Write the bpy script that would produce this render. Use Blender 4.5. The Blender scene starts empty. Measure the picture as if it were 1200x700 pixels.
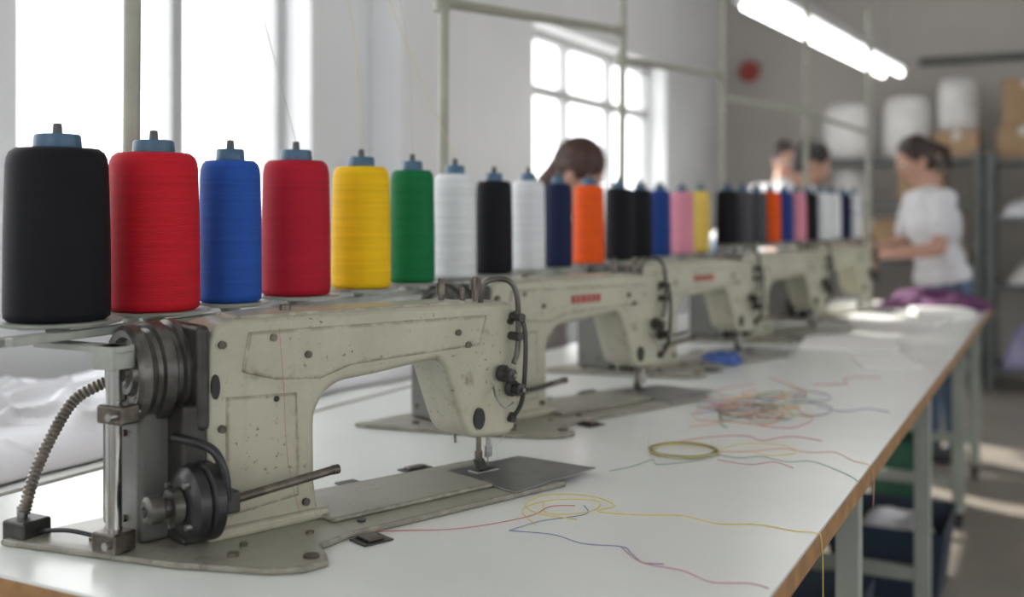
import bpy, bmesh, math, random
from mathutils import Vector, Matrix, Euler
random.seed(7)
scene = bpy.context.scene
COL = scene.collection

# ------------------------------------------------------------------ materials
def mat(name, col, rough=0.5, metal=0.0, var=0.0, vscale=8.0, bump=0.0, bscale=60.0, col2=None, emit=0.0, sheen=0.0, spec=None, lo=0.4, hi=0.65):
    m = bpy.data.materials.new(name); m.use_nodes = True
    nt = m.node_tree; b = nt.nodes["Principled BSDF"]
    b.inputs["Base Color"].default_value = (*col, 1)
    b.inputs["Roughness"].default_value = rough
    b.inputs["Metallic"].default_value = metal
    if spec is not None: b.inputs["Specular IOR Level"].default_value = spec
    if sheen: b.inputs["Sheen Weight"].default_value = sheen
    if emit:
        b.inputs["Emission Color"].default_value = (*col, 1); b.inputs["Emission Strength"].default_value = emit
    tc = nt.nodes.new("ShaderNodeTexCoord")
    if var or col2:
        n = nt.nodes.new("ShaderNodeTexNoise"); n.inputs["Scale"].default_value = vscale; n.inputs["Detail"].default_value = 6
        nt.links.new(tc.outputs["Object"], n.inputs["Vector"])
        r = nt.nodes.new("ShaderNodeValToRGB")
        c2 = col2 if col2 else tuple(c * (1 - var) for c in col)
        r.color_ramp.elements[0].position = lo; r.color_ramp.elements[1].position = hi
        r.color_ramp.elements[0].color = (*c2, 1); r.color_ramp.elements[1].color = (*col, 1)
        nt.links.new(n.outputs["Fac"], r.inputs["Fac"]); nt.links.new(r.outputs["Color"], b.inputs["Base Color"])
    if bump:
        n2 = nt.nodes.new("ShaderNodeTexNoise"); n2.inputs["Scale"].default_value = bscale; n2.inputs["Detail"].default_value = 4
        nt.links.new(tc.outputs["Object"], n2.inputs["Vector"])
        bp = nt.nodes.new("ShaderNodeBump"); bp.inputs["Strength"].default_value = bump; bp.inputs["Distance"].default_value = 0.01
        nt.links.new(n2.outputs["Fac"], bp.inputs["Height"]); nt.links.new(bp.outputs["Normal"], b.inputs["Normal"])
    return m

def yarn_mat(name, col):
    m = bpy.data.materials.new(name); m.use_nodes = True
    nt = m.node_tree; b = nt.nodes["Principled BSDF"]
    b.inputs["Roughness"].default_value = 0.62
    b.inputs["Specular IOR Level"].default_value = 0.18
    tc = nt.nodes.new("ShaderNodeTexCoord")
    n = nt.nodes.new("ShaderNodeTexNoise"); n.inputs["Scale"].default_value = 1.0; n.inputs["Detail"].default_value = 5; n.inputs["Roughness"].default_value = .6
    mp = nt.nodes.new("ShaderNodeMapping"); mp.inputs["Scale"].default_value = (5, 5, 260); mp.inputs["Rotation"].default_value = (.03, .02, 0)
    nt.links.new(tc.outputs["Object"], mp.inputs["Vector"]); nt.links.new(mp.outputs["Vector"], n.inputs["Vector"])
    r = nt.nodes.new("ShaderNodeValToRGB")
    r.color_ramp.elements[0].position = 0.3; r.color_ramp.elements[1].position = 0.62
    r.color_ramp.elements[0].color = (*[c * 0.80 for c in col], 1); r.color_ramp.elements[1].color = (*col, 1)
    nt.links.new(n.outputs["Fac"], r.inputs["Fac"]); nt.links.new(r.outputs["Color"], b.inputs["Base Color"])
    w = nt.nodes.new("ShaderNodeTexWave"); w.wave_type = 'BANDS'; w.bands_direction = 'Z'
    w.inputs["Scale"].default_value = 150; w.inputs["Distortion"].default_value = .6; w.inputs["Detail"].default_value = 1
    nt.links.new(tc.outputs["Object"], w.inputs["Vector"])
    bp = nt.nodes.new("ShaderNodeBump"); bp.inputs["Strength"].default_value = 0.22; bp.inputs["Distance"].default_value = 0.001
    nt.links.new(w.outputs["Fac"], bp.inputs["Height"]); nt.links.new(bp.outputs["Normal"], b.inputs["Normal"])
    return m

def paint_mat(name, base, grime, chips, wear=True):
    m = bpy.data.materials.new(name); m.use_nodes = True
    nt = m.node_tree; b = nt.nodes["Principled BSDF"]; b.inputs["Roughness"].default_value = 0.34
    tc = nt.nodes.new("ShaderNodeTexCoord")
    def noise(sc, det, lo, hi, stretch=None, off=0.0):
        n = nt.nodes.new("ShaderNodeTexNoise"); n.inputs["Scale"].default_value = sc; n.inputs["Detail"].default_value = det
        n.inputs["Roughness"].default_value = 0.65
        mp = nt.nodes.new("ShaderNodeMapping"); mp.inputs["Scale"].default_value = stretch or (1, 1, 1); mp.inputs["Location"].default_value = (off, off * .7, off * .3)
        nt.links.new(tc.outputs["Object"], mp.inputs["Vector"]); nt.links.new(mp.outputs["Vector"], n.inputs["Vector"])
        mr = nt.nodes.new("ShaderNodeMapRange"); mr.inputs["From Min"].default_value = lo; mr.inputs["From Max"].default_value = hi
        nt.links.new(n.outputs["Fac"], mr.inputs["Value"]); return mr.outputs["Result"], n
    def mix(f, a, c):
        x = nt.nodes.new("ShaderNodeMix"); x.data_type = 'RGBA'
        nt.links.new(f, x.inputs[0])
        if isinstance(a, tuple): x.inputs[6].default_value = (*a, 1)
        else: nt.links.new(a, x.inputs[6])
        x.inputs[7].default_value = (*c, 1)
        return x.outputs[2]
    def mul(a, c):
        mu = nt.nodes.new("ShaderNodeMath"); mu.operation = 'MULTIPLY'; mu.use_clamp = True
        nt.links.new(a, mu.inputs[0]); nt.links.new(c, mu.inputs[1]); return mu.outputs[0]
    f1, n1 = noise(8, 6, 0.45, 0.8); c = mix(f1, base, tuple(v * 0.72 for v in base))
    f4, n4 = noise(26, 6, 0.58, 0.85, (1, 1, .16)); c = mix(f4, c, tuple(v * .6 + g * .4 for v, g in zip(base, grime)))
    patch, _ = noise(6, 4, .50, .62, None, 3.1)
    f2, n2 = noise(22, 9, 0.56, 0.72); c = mix(mul(f2, patch), c, grime)
    patch2, _ = noise(9, 4, .48, .60, None, 7.7)
    f3, n3 = noise(120, 6, 0.61, 0.66); c = mix(mul(f3, patch2), c, chips)
    f6, n6 = noise(45, 8, 0.70, 0.72, None, 1.3); c = mix(f6, c, chips)
    if wear:
        bv = nt.nodes.new("ShaderNodeBevel"); bv.samples = 6; bv.inputs["Radius"].default_value = .010
        ge = nt.nodes.new("ShaderNodeNewGeometry"); dt = nt.nodes.new("ShaderNodeVectorMath"); dt.operation = 'DOT_PRODUCT'
        nt.links.new(bv.outputs["Normal"], dt.inputs[0]); nt.links.new(ge.outputs["Normal"], dt.inputs[1])
        mr = nt.nodes.new("ShaderNodeMapRange"); mr.inputs["From Min"].default_value = .992; mr.inputs["From Max"].default_value = .90
        nt.links.new(dt.outputs["Value"], mr.inputs["Value"])
        f5, n5 = noise(50, 6, .38, .54)
        c = mix(mul(mr.outputs["Result"], f5), c, tuple(v * .8 for v in grime))
    nt.links.new(c, b.inputs["Base Color"])
    bp = nt.nodes.new("ShaderNodeBump"); bp.inputs["Strength"].default_value = 0.12; bp.inputs["Distance"].default_value = 0.004
    nt.links.new(n2.outputs["Fac"], bp.inputs["Height"]); nt.links.new(bp.outputs["Normal"], b.inputs["Normal"])
    return m

M = {}
M['wall'] = mat("wall_paint", (0.78, 0.79, 0.80), 0.8, var=0.06, vscale=1.5, bump=0.05)
M['wallback'] = mat("back_wall_paint", (0.50, 0.47, 0.43), 0.85, var=0.1, vscale=1.2, bump=0.05)
M['ceil'] = mat("ceiling_paint", (0.75, 0.74, 0.72), 0.9, var=0.04)
M['floor'] = mat("floor_screed", (0.33, 0.30, 0.26), 0.35, var=0.2, vscale=2.5, bump=0.05, bscale=20)
M['frame'] = mat("window_frame_paint", (0.50, 0.51, 0.51), 0.5, var=0.05)
M['top'] = mat("white_laminate", (0.77, 0.80, 0.775), 0.25, var=0.05, vscale=4)
M['ply'] = mat("plywood_edge", (0.40, 0.22, 0.09), 0.6, var=0.3, vscale=30)
M['leg'] = mat("grey_green_frame_paint", (0.38, 0.42, 0.37), 0.45, var=0.15)
M['paint'] = paint_mat("aged_machine_paint", (0.425, 0.415, 0.32), (0.15, 0.11, 0.07), (0.06, 0.04, 0.028))
M['paint2'] = paint_mat("aged_bed_paint", (0.30, 0.295, 0.24), (0.12, 0.10, 0.075), (0.05, 0.038, 0.03))
M['dark'] = mat("dark_cast_metal", (0.06, 0.058, 0.055), 0.42, 0.4, var=0.4, vscale=25, bump=0.1)
M['wheel'] = mat("worn_wheel_metal", (0.19, 0.185, 0.17), 0.36, 0.65, var=0.6, vscale=22, bump=0.1)
M['housing'] = paint_mat("grey_housing_paint", (0.12, 0.12, 0.11), (0.06, 0.05, 0.04), (0.035, 0.028, 0.022))
M['black'] = mat("black_plastic", (0.018, 0.018, 0.02), 0.35, var=0.3, vscale=20)
M['steel'] = mat("worn_steel", (0.45, 0.44, 0.42), 0.3, 0.9, var=0.35, vscale=40)
M['plate'] = mat("needle_plate_steel", (0.25, 0.26, 0.27), 0.36, 0.8, var=0.2, vscale=30)
M['chrome'] = mat("chrome", (0.66, 0.66, 0.64), 0.18, 1.0, var=0.12, vscale=30)
M['brownsteel'] = mat("oily_steel", (0.20, 0.175, 0.145), 0.35, 0.8, var=0.5, vscale=35)
M['stand'] = mat("stand_grey_paint", (0.40, 0.42, 0.375), 0.4, var=0.25, vscale=18)
M['pole'] = mat("pole_paint", (0.34, 0.345, 0.28), 0.4, var=0.15, vscale=12)
M['cap'] = mat("blue_core_plastic", (0.045, 0.125, 0.21), 0.4, var=0.15)
M['tip'] = mat("dark_core_tip", (0.08, 0.075, 0.075), 0.4, var=0.2)
M['hose'] = mat("grey_flex_conduit", (0.30, 0.275, 0.24), 0.42, 0.6, var=0.35, vscale=40)
M['cloth'] = mat("white_cloth", (0.78, 0.79, 0.83), 0.9, var=0.05, vscale=3, bump=0.05, bscale=150)
M['purple'] = mat("purple_cloth", (0.14, 0.035, 0.13), 0.85, var=0.4, vscale=9, bump=0.2, bscale=60)
M['skin'] = mat("skin", (0.50, 0.29, 0.21), 0.5, var=0.08)
M['hair'] = mat("brown_hair", (0.045, 0.024, 0.018), 0.5, var=0.5, vscale=40, bump=0.3, bscale=120)
M['hairblack'] = mat("dark_hair", (0.025, 0.018, 0.016), 0.5, var=0.5, vscale=40, bump=0.3, bscale=120)
M['hairred'] = mat("auburn_hair", (0.07, 0.028, 0.02), 0.5, var=0.5, vscale=40, bump=0.3, bscale=120)
M['shirt'] = mat("white_shirt", (0.66, 0.67, 0.70), 0.9, var=0.1, vscale=9, bump=0.25, bscale=14)
M['shirt2'] = mat("grey_shirt", (0.42, 0.40, 0.40), 0.9, var=0.15, vscale=9, bump=0.25, bscale=14)
M['jeans'] = mat("blue_jeans", (0.09, 0.14, 0.22), 0.85, var=0.3, vscale=20, bump=0.2)
M['shoe'] = mat("dark_shoe", (0.04, 0.04, 0.045), 0.6, var=0.2)
M['eye'] = mat("eye_white", (0.8, 0.8, 0.8), 0.2, var=0.02)
M['iris'] = mat("iris_brown", (0.05, 0.025, 0.015), 0.2, var=0.1)
M['lip'] = mat("lip", (0.40, 0.15, 0.13), 0.5, var=0.1)
M['card'] = mat("cardboard", (0.36, 0.24, 0.14), 0.85, var=0.15, vscale=6)
M['bag'] = mat("white_bag", (0.60, 0.59, 0.57), 0.7, var=0.12, vscale=8, bump=0.3, bscale=12)
M['shelf'] = mat("shelf_metal", (0.13, 0.145, 0.14), 0.5, 0.3, var=0.2)
M['bluebin'] = mat("blue_bin_plastic", (0.025, 0.045, 0.075), 0.5, var=0.15)
M['green'] = mat("green_plastic", (0.03, 0.13, 0.085), 0.5, var=0.15)
M['bluecloth'] = mat("blue_cloth", (0.07, 0.14, 0.42), 0.85, var=0.3, vscale=14)
M['red'] = mat("red_badge", (0.36, 0.06, 0.05), 0.5, var=0.1)
M['tube'] = mat("fluorescent_tube", (1.0, 1.0, 0.98), 0.5, emit=7.0)
M['paper'] = mat("white_paper", (0.82, 0.82, 0.80), 0.8, var=0.03)

# ------------------------------------------------------------------ helpers
def link(ob, parent=None):
    COL.objects.link(ob)
    if parent: ob.parent = parent
    return ob
def empty(name, loc=(0, 0, 0), rotz=0.0):
    e = bpy.data.objects.new(name, None); e.empty_display_size = 0.1
    e.location = loc; e.rotation_euler = (0, 0, rotz); COL.objects.link(e); return e
def from_bm(name, bm, material, parent=None, smooth=False, bevel=0.0, seg=2, loc=None, angle=40):
    bmesh.ops.recalc_face_normals(bm, faces=bm.faces[:])
    me = bpy.data.meshes.new(name); bm.to_mesh(me); bm.free()
    if smooth:
        for p in me.polygons: p.use_smooth = True
    ob = bpy.data.objects.new(name, me); me.materials.append(material)
    if smooth:
        try: me.set_sharp_from_angle(angle=math.radians(angle))
        except Exception: pass
    if loc: ob.location = loc
    link(ob, parent)
    if bevel:
        md = ob.modifiers.new("bevel", 'BEVEL'); md.width = bevel; md.segments = seg; md.limit_method = 'ANGLE'; md.angle_limit = math.radians(35)
        for p in me.polygons: p.use_smooth = True
        try: me.set_sharp_from_angle(angle=math.radians(180))
        except Exception: pass
        md.harden_normals = True
    return ob
def add_box(bm, lo, hi):
    x0, y0, z0 = lo; x1, y1, z1 = hi
    v = [bm.verts.new(p) for p in [(x0,y0,z0),(x1,y0,z0),(x1,y1,z0),(x0,y1,z0),(x0,y0,z1),(x1,y0,z1),(x1,y1,z1),(x0,y1,z1)]]
    for f in [(0,3,2,1),(4,5,6,7),(0,1,5,4),(1,2,6,5),(2,3,7,6),(3,0,4,7)]:
        bm.faces.new([v[i] for i in f])
def boxes(name, lst, material, parent=None, bevel=0.0, seg=2):
    bm = bmesh.new()
    for lo, hi in lst:
        lo2 = tuple(min(a, b) for a, b in zip(lo, hi)); hi2 = tuple(max(a, b) for a, b in zip(lo, hi))
        add_box(bm, lo2, hi2)
    return from_bm(name, bm, material, parent, bevel=bevel, seg=seg)
def add_sweep(bm, pts, radii, n=16, closed=False, caps=True):
    pts = [Vector(p) for p in pts]; N = len(pts)
    rings = []; prev = None
    for i, p in enumerate(pts):
        if closed: t = pts[(i + 1) % N] - pts[i - 1]
        else: t = (pts[min(i + 1, N - 1)] - pts[max(i - 1, 0)])
        if t.length < 1e-9: t = Vector((0, 0, 1))
        t.normalize()
        if prev is None:
            up = Vector((0, 0, 1)) if abs(t.z) < 0.9 else Vector((1, 0, 0))
            a = t.cross(up).normalized()
        else:
            a = (prev - t * prev.dot(t))
            if a.length < 1e-6: a = t.orthogonal()
            a.normalize()
        prev = a; b = t.cross(a)
        r = radii[i] if isinstance(radii, (list, tuple)) else radii
        rings.append([bm.verts.new(p + (a * math.cos(2 * math.pi * k / n) + b * math.sin(2 * math.pi * k / n)) * r) for k in range(n)])
    R = N if closed else N - 1
    for i in range(R):
        A = rings[i]; B = rings[(i + 1) % N]
        for k in range(n):
            bm.faces.new([A[k], A[(k + 1) % n], B[(k + 1) % n], B[k]])
    if caps and not closed:
        bm.faces.new(rings[0][::-1]); bm.faces.new(rings[-1])
def catmull(pts, sub=8, closed=False):
    pts = [Vector(p) for p in pts]; out = []; N = len(pts)
    rng = range(N) if closed else range(N - 1)
    for i in rng:
        if closed: p0, p1, p2, p3 = pts[i - 1], pts[i], pts[(i + 1) % N], pts[(i + 2) % N]
        else: p0, p1, p2, p3 = pts[max(i - 1, 0)], pts[i], pts[i + 1], pts[min(i + 2, N - 1)]
        for s in range(sub):
            t = s / sub
            out.append(0.5 * ((2 * p1) + (p2 - p0) * t + (2 * p0 - 5 * p1 + 4 * p2 - p3) * t * t + (3 * p1 - p0 - 3 * p2 + p3) * t ** 3))
    if not closed: out.append(pts[-1])
    return out
def tube(name, pts, r, material, parent=None, smooth_path=True, n=12, sub=8, closed=False):
    bm = bmesh.new()
    P = catmull(pts, sub, closed) if smooth_path else pts
    add_sweep(bm, P, r, n, closed)
    return from_bm(name, bm, material, parent, smooth=True, angle=50)
def cyl(name, p0, p1, r, material, parent=None, r2=None, n=24, bevel=0.0):
    bm = bmesh.new(); add_sweep(bm, [p0, p1], [r, r if r2 is None else r2], n)
    return from_bm(name, bm, material, parent, smooth=not bevel, bevel=bevel)
def cyls(name, lst, material, parent=None, n=16):
    bm = bmesh.new()
    for (p0, p1, r) in lst: add_sweep(bm, [p0, p1], [r, r], n)
    return from_bm(name, bm, material, parent, smooth=True)
def add_lathe(bm, prof, origin, axis='Z', n=40):
    o = Vector(origin); rings = []
    for (a, r) in prof:
        if r < 1e-6: 
            v = {'Z': Vector((0, 0, a)), 'X': Vector((a, 0, 0)), 'Y': Vector((0, a, 0))}[axis]
            rings.append([bm.verts.new(o + v)])
        else:
            ring = []
            for k in range(n):
                c = math.cos(2 * math.pi * k / n) * r; s = math.sin(2 * math.pi * k / n) * r
                v = {'Z': Vector((c, s, a)), 'X': Vector((a, c, s)), 'Y': Vector((s, a, c))}[axis]
                ring.append(bm.verts.new(o + v))
            rings.append(ring)
    for A, B in zip(rings[:-1], rings[1:]):
        if len(A) == 1 and len(B) == 1: continue
        for k in range(n):
            k2 = (k + 1) % n
            if len(A) == 1: bm.faces.new([A[0], B[k], B[k2]])
            elif len(B) == 1: bm.faces.new([A[k], A[k2], B[0]])
            else: bm.faces.new([A[k], A[k2], B[k2], B[k]])
def lathe(name, prof, origin, material, parent=None, axis='Z', n=40, angle=35, loc=None):
    bm = bmesh.new(); add_lathe(bm, prof, origin, axis, n)
    return from_bm(name, bm, material, parent, smooth=True, angle=angle, loc=loc)
def prism_xy(name, poly, z0, z1, material, parent=None, bevel=0.0, seg=2):
    bm = bmesh.new()
    A = [bm.verts.new((x, y, z0)) for x, y in poly]; B = [bm.verts.new((x, y, z1)) for x, y in poly]
    bm.faces.new(A[::-1]); bm.faces.new(B); n = len(poly)
    for i in range(n): bm.faces.new([A[i], A[(i + 1) % n], B[(i + 1) % n], B[i]])
    return from_bm(name, bm, material, parent, bevel=bevel, seg=seg)
def prism_xz(name, poly, y0, y1, material, parent=None, bevel=0.0, seg=3):
    bm = bmesh.new()
    A = [bm.verts.new((x, y0, z)) for x, z in poly]; B = [bm.verts.new((x, y1, z)) for x, z in poly]
    bm.faces.new(A); bm.faces.new(B[::-1]); n = len(poly)
    for i in range(n): bm.faces.new([A[i], B[i], B[(i + 1) % n], A[(i + 1) % n]])
    return from_bm(name, bm, material, parent, bevel=bevel, seg=seg)

# ------------------------------------------------------------------ room
XL, XR, YB, YF, ZC = -2.6, 4.2, 9.0, -3.0, 3.1
boxes("floor", [((XL - .3, YF - .25, -0.1), (XR + .3, YB + .3, 0))], M['floor'])
boxes("ceiling", [((XL - .3, YF - .25, ZC), (XR + .3, YB + .3, ZC + .1))], M['ceil'])
def wall_with_openings(name, x0, x1, ops, material):
    L = []; y = YF
    for (a, b, z0, z1) in ops:
        L.append(((x0, y, 0), (x1, a, ZC)))
        L.append(((x0, a, 0), (x1, b, z0))); L.append(((x0, a, z1), (x1, b, ZC))); y = b
    L.append(((x0, y, 0), (x1, YB, ZC)))
    return boxes(name, L, material)
wall_with_openings("wall_left", XL - .25, XL, [(-2.2, -0.6, .9, 2.7), (.1, 1.85, .9, 2.7), (2.02, 3.33, .9, 2.7), (5.3, 7.5, .95, 2.3)], M['wall'])
wall_with_openings("wall_right", XR, XR + .25, [(-2.0, 0.6, .9, 2.6), (1.4, 4.0, .9, 2.6), (4.8, 7.4, .9, 2.6)], M['wall'])
boxes("wall_back", [((XL - .25, YB, 0), (XR + .25, YB + .25, ZC))], M['wallback'])
boxes("wall_front_fill_block", [((XL - .25, YF - .25, 0), (-1.6, YF, ZC)), ((-1.6, YF - .25, 0), (2.6, YF, .9)), ((-1.6, YF - .25, 2.6), (2.6, YF, ZC)), ((2.6, YF - .25, 0), (XR + .25, YF, ZC))], M['wall'])  # unseen wall behind the camera, added to cut frontal fill light
boxes("trim_1", [((XL, 3.72, 0), (XL + .16, 4.28, ZC))], M['wall'], bevel=.01)
boxes("baseboard_left", [((XL, YF, 0), (XL + .015, 3.72, .1)), ((XL, 4.28, 0), (XL + .015, YB, .1))], M['frame'])
boxes("baseboard_back", [((XL, YB - .015, 0), (XR, YB, .1))], M['frame'])
def window(name, xo, y0, y1, z0, z1, mull, trans, sill=True, inward=1):
    e = empty(name, (xo, (y0 + y1) / 2, z0)); f = .05
    yc = (y0 + y1) / 2
    L = [((-.03, y0 - yc, 0), (.03, y0 - yc + f, z1 - z0)), ((-.03, y1 - yc - f, 0), (.03, y1 - yc, z1 - z0)),
         ((-.03, y0 - yc, 0), (.03, y1 - yc, f)), ((-.03, y0 - yc, z1 - z0 - f), (.03, y1 - yc, z1 - z0))]
    for m_ in mull: L.append(((-.028, m_ - yc - .03, 0.01), (.028, m_ - yc + .03, z1 - z0 - .01)))
    for t_ in trans: L.append(((-.026, y0 - yc + .01, t_ - z0 - .03), (.026, y1 - yc - .01, t_ - z0 + .03)))
    boxes("frame", L, M['frame'], e)
    if sill: boxes("sill", [((.03 * inward, y0 - yc - .0, -.0), ((.2) * inward, y1 - yc, .025))], M['frame'], e)
    return e
window("window_1", XL - .16, 2.02, 3.33, .9, 2.7, [2.76], [])
window("window_2", XL - .16, 5.3, 7.5, .95, 2.3, [6.03, 6.76], [1.95])
window("window_3", XL - .16, .1, 1.85, .9, 2.7, [.95], [])
window("window_4", XL - .16, -2.2, -.6, .9, 2.7, [-1.4], [])
for i, (a, b) in enumerate([(-2.0, .6), (1.4, 4.0), (4.8, 7.4)]):
    window("window_%d" % (5 + i), XR + .16, a, b, .9, 2.6, [(a + b) / 2], [2.1], inward=-1)
wf = window("window_8", 0, -2.1, 2.1, .9, 2.6, [-.7, .7], [2.1]); wf.location = (.5, YF - .16, .9); wf.rotation_euler = (0, 0, math.radians(90))  # unseen window frame in the opening of the added front wall
rad = empty("radiator", (XL + .08, 2.65, .12))
boxes("fins", [((-.05, -.55 + i * .06, 0), (.05, -.505 + i * .06, .6)) for i in range(19)], M['frame'], rad, bevel=.01)
cyl("pipe", (0, -.6, .06), (0, .62, .06), .015, M['frame'], rad)
boxes("feet", [((-.03, -.5, -.12), (.03, -.46, .02)), ((-.03, .46, -.12), (.03, .5, .02))], M['frame'], rad)

fx = empty("fluorescent_light_fixture", (-1.16, 6.4, 2.19), math.atan2(-.25, 3.5))
boxes("housing", [((-.12, -1.5, .03), (.12, 1.45, .08))], M['frame'], fx, bevel=.01)
cyls("tubes", [((-.06, -1.46, .008), (-.06, -.03, .008), .02), ((.06, -1.46, .008), (.06, -.03, .008), .02),
               ((-.06, .03, .008), (-.06, 1.42, .008), .02), ((.06, .03, .008), (.06, 1.42, .008), .02)], M['tube'], fx)
cyls("hangers", [((0, -1.2, .08), (0, -1.2, ZC - 2.19), .006), ((0, 1.2, .08), (0, 1.2, ZC - 2.19), .006)], M['stand'], fx)

bell = lathe("fire_alarm_bell", [(0, 0), (0, .07), (.03, .09), (.06, .075), (.075, .03), (.08, 0)], (0, 0, 0), M['red'], axis='Y')
bell.location = (-2.36, YB - .08, 2.43)
cyls("wall_pipe", [((-1.0, YB - .03, 2.42), (3.0, YB - .03, 2.42), .03)] , M['shelf'])

# ------------------------------------------------------------------ work table
TZ = 0.8
wt = empty("work_table", (-.855, 3.145, 0))
def T(x, y): return (x + .855, y - 3.145)
x0, y0 = T(-1.42, .843); x1, y1 = T(-.29, 5.45)
boxes("top_laminate", [((x0, y0, TZ - .004), (x1, y1, TZ))], M['top'], wt)
boxes("top_core", [((x0, y0, TZ - .034), (x1, y1, TZ - .004))], M['ply'], wt)
L = []
for yy in (1.0, 2.09, 3.29, 4.49, 5.35):
    for xx in (-1.36, -.36):
        a, b = T(xx, yy); L.append(((a - .022, b - .022, .06), (a + .022, b + .022, TZ - .034)))
    a, b = T(-1.36, yy); c, d = T(-.36, yy)
    L.append(((a, b - .018, TZ - .09), (c, d + .018, TZ - .04))); L.append(((a, b - .015, .16), (c, d + .015, .2)))
a, b = T(-.36, .95); c, d = T(-.36, 5.4); L.append(((a - .015, b, TZ - .085), (a + .015, d, TZ - .036)))
a, b = T(-1.36, .95); L.append(((a - .015, b, TZ - .085), (a + .015, d, TZ - .036)))
a, b = T(-.86, .95); L.append(((a - .02, b, .165), (a + .02, d, .195)))
boxes("steel_frame", L, M['leg'], wt, bevel=.003)
bm = bmesh.new()
for yy in (1.0, 2.09, 3.29, 4.49, 5.35):
    for xx in (-1.36, -.36):
        a, b = T(xx, yy); add_sweep(bm, [(a - .012, b, .03), (a + .012, b, .03)], [.03, .03], 20)
        add_box(bm, (a - .018, b - .01, .03), (a - .014, b + .01, .065)); add_box(bm, (a + .014, b - .01, .03), (a + .018, b + .01, .065))
        add_box(bm, (a - .018, b - .018, .06), (a + .018, b + .018, .066))
from_bm("castors", bm, M['black'], wt, smooth=True)

sb = empty("side_bench", (-1.99, 1.75, 0))
boxes("top", [((-.4, -1.2, .74), (.45, 1.2, .77))], M['top'], sb)
boxes("legs", [((x - .02, y - .02, 0), (x + .02, y + .02, .74)) for x in (-.36, .36) for y in (-1.1, 0, 1.1)] + [((-.36, -1.1, .66), (-.33, 1.1, .74)), ((.33, -1.1, .66), (.36, 1.1, .74))], M['leg'], sb)

from mathutils import noise as mnoise
def cloth_pile(name, cx, cy, z, sx, sy, h, material, seed=0, nx=70, ny=70, fs=9, rot=0, flat=False):
    bm = bmesh.new(); g = []
    for i in range(nx + 1):
        row = []
        for j in range(ny + 1):
            u = i / nx * 2 - 1; v = j / ny * 2 - 1
            ang = math.atan2(v, u)
            lim = 1 + .18 * mnoise.noise(Vector((math.cos(ang) * 1.5 + seed, math.sin(ang) * 1.5, seed)))
            x = u * sx / 2 * lim; y = v * sy / 2 * lim
            e = max(0, 1 - max(abs(u), abs(v)) ** (6 if flat else 3))
            if flat:
                base = mnoise.noise(Vector((x * 3.2 + seed, y * 2.4, seed))) * .45 + .55
                wx = x + .08 * mnoise.noise(Vector((x * 4, y * 4, seed + 5)))
                rdg = max(0, 1 - abs(mnoise.noise(Vector((wx * 7 + y * 3 + seed, y * 1.6 - x, seed + 3)))) * 4.5)
                rdg2 = max(0, 1 - abs(mnoise.noise(Vector((wx * 3 - y * 5 + seed, y * 3, seed + 8)))) * 5)
                zz = e * h * (max(base, .1) + .28 * rdg * rdg + .16 * rdg2 * rdg2) + .004
            else:
                f = mnoise.noise(Vector((x * fs * .35 + seed, y * fs * .35, seed))) * .6 + .55
                rid = 1 - abs(mnoise.noise(Vector((x * fs + seed, y * fs * .6, seed + 3)))) * 2.2
                zz = e * h * (max(f, .12) + .28 * rid) + .004
            row.append(bm.verts.new((x, y, max(zz, .003))))
        g.append(row)
    for i in range(nx):
        for j in range(ny): bm.faces.new([g[i][j], g[i + 1][j], g[i + 1][j + 1], g[i][j + 1]])
    ob = from_bm(name, bm, material, None, smooth=True, angle=180, loc=(cx, cy, z)); ob.rotation_euler[2] = rot
    md = ob.modifiers.new("solid", 'SOLIDIFY'); md.thickness = .003; md.offset = 1
    return ob
cloth_pile("white_fabric_pile", -1.93, 1.30, .77, .74, 1.2, .10, M['cloth'], 1, 130, 130, flat=True)
cloth_pile("white_fabric_pile", -1.98, 2.40, .77, .7, .95, .10, M['cloth'], 5, 100, 100, flat=True)

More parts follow.
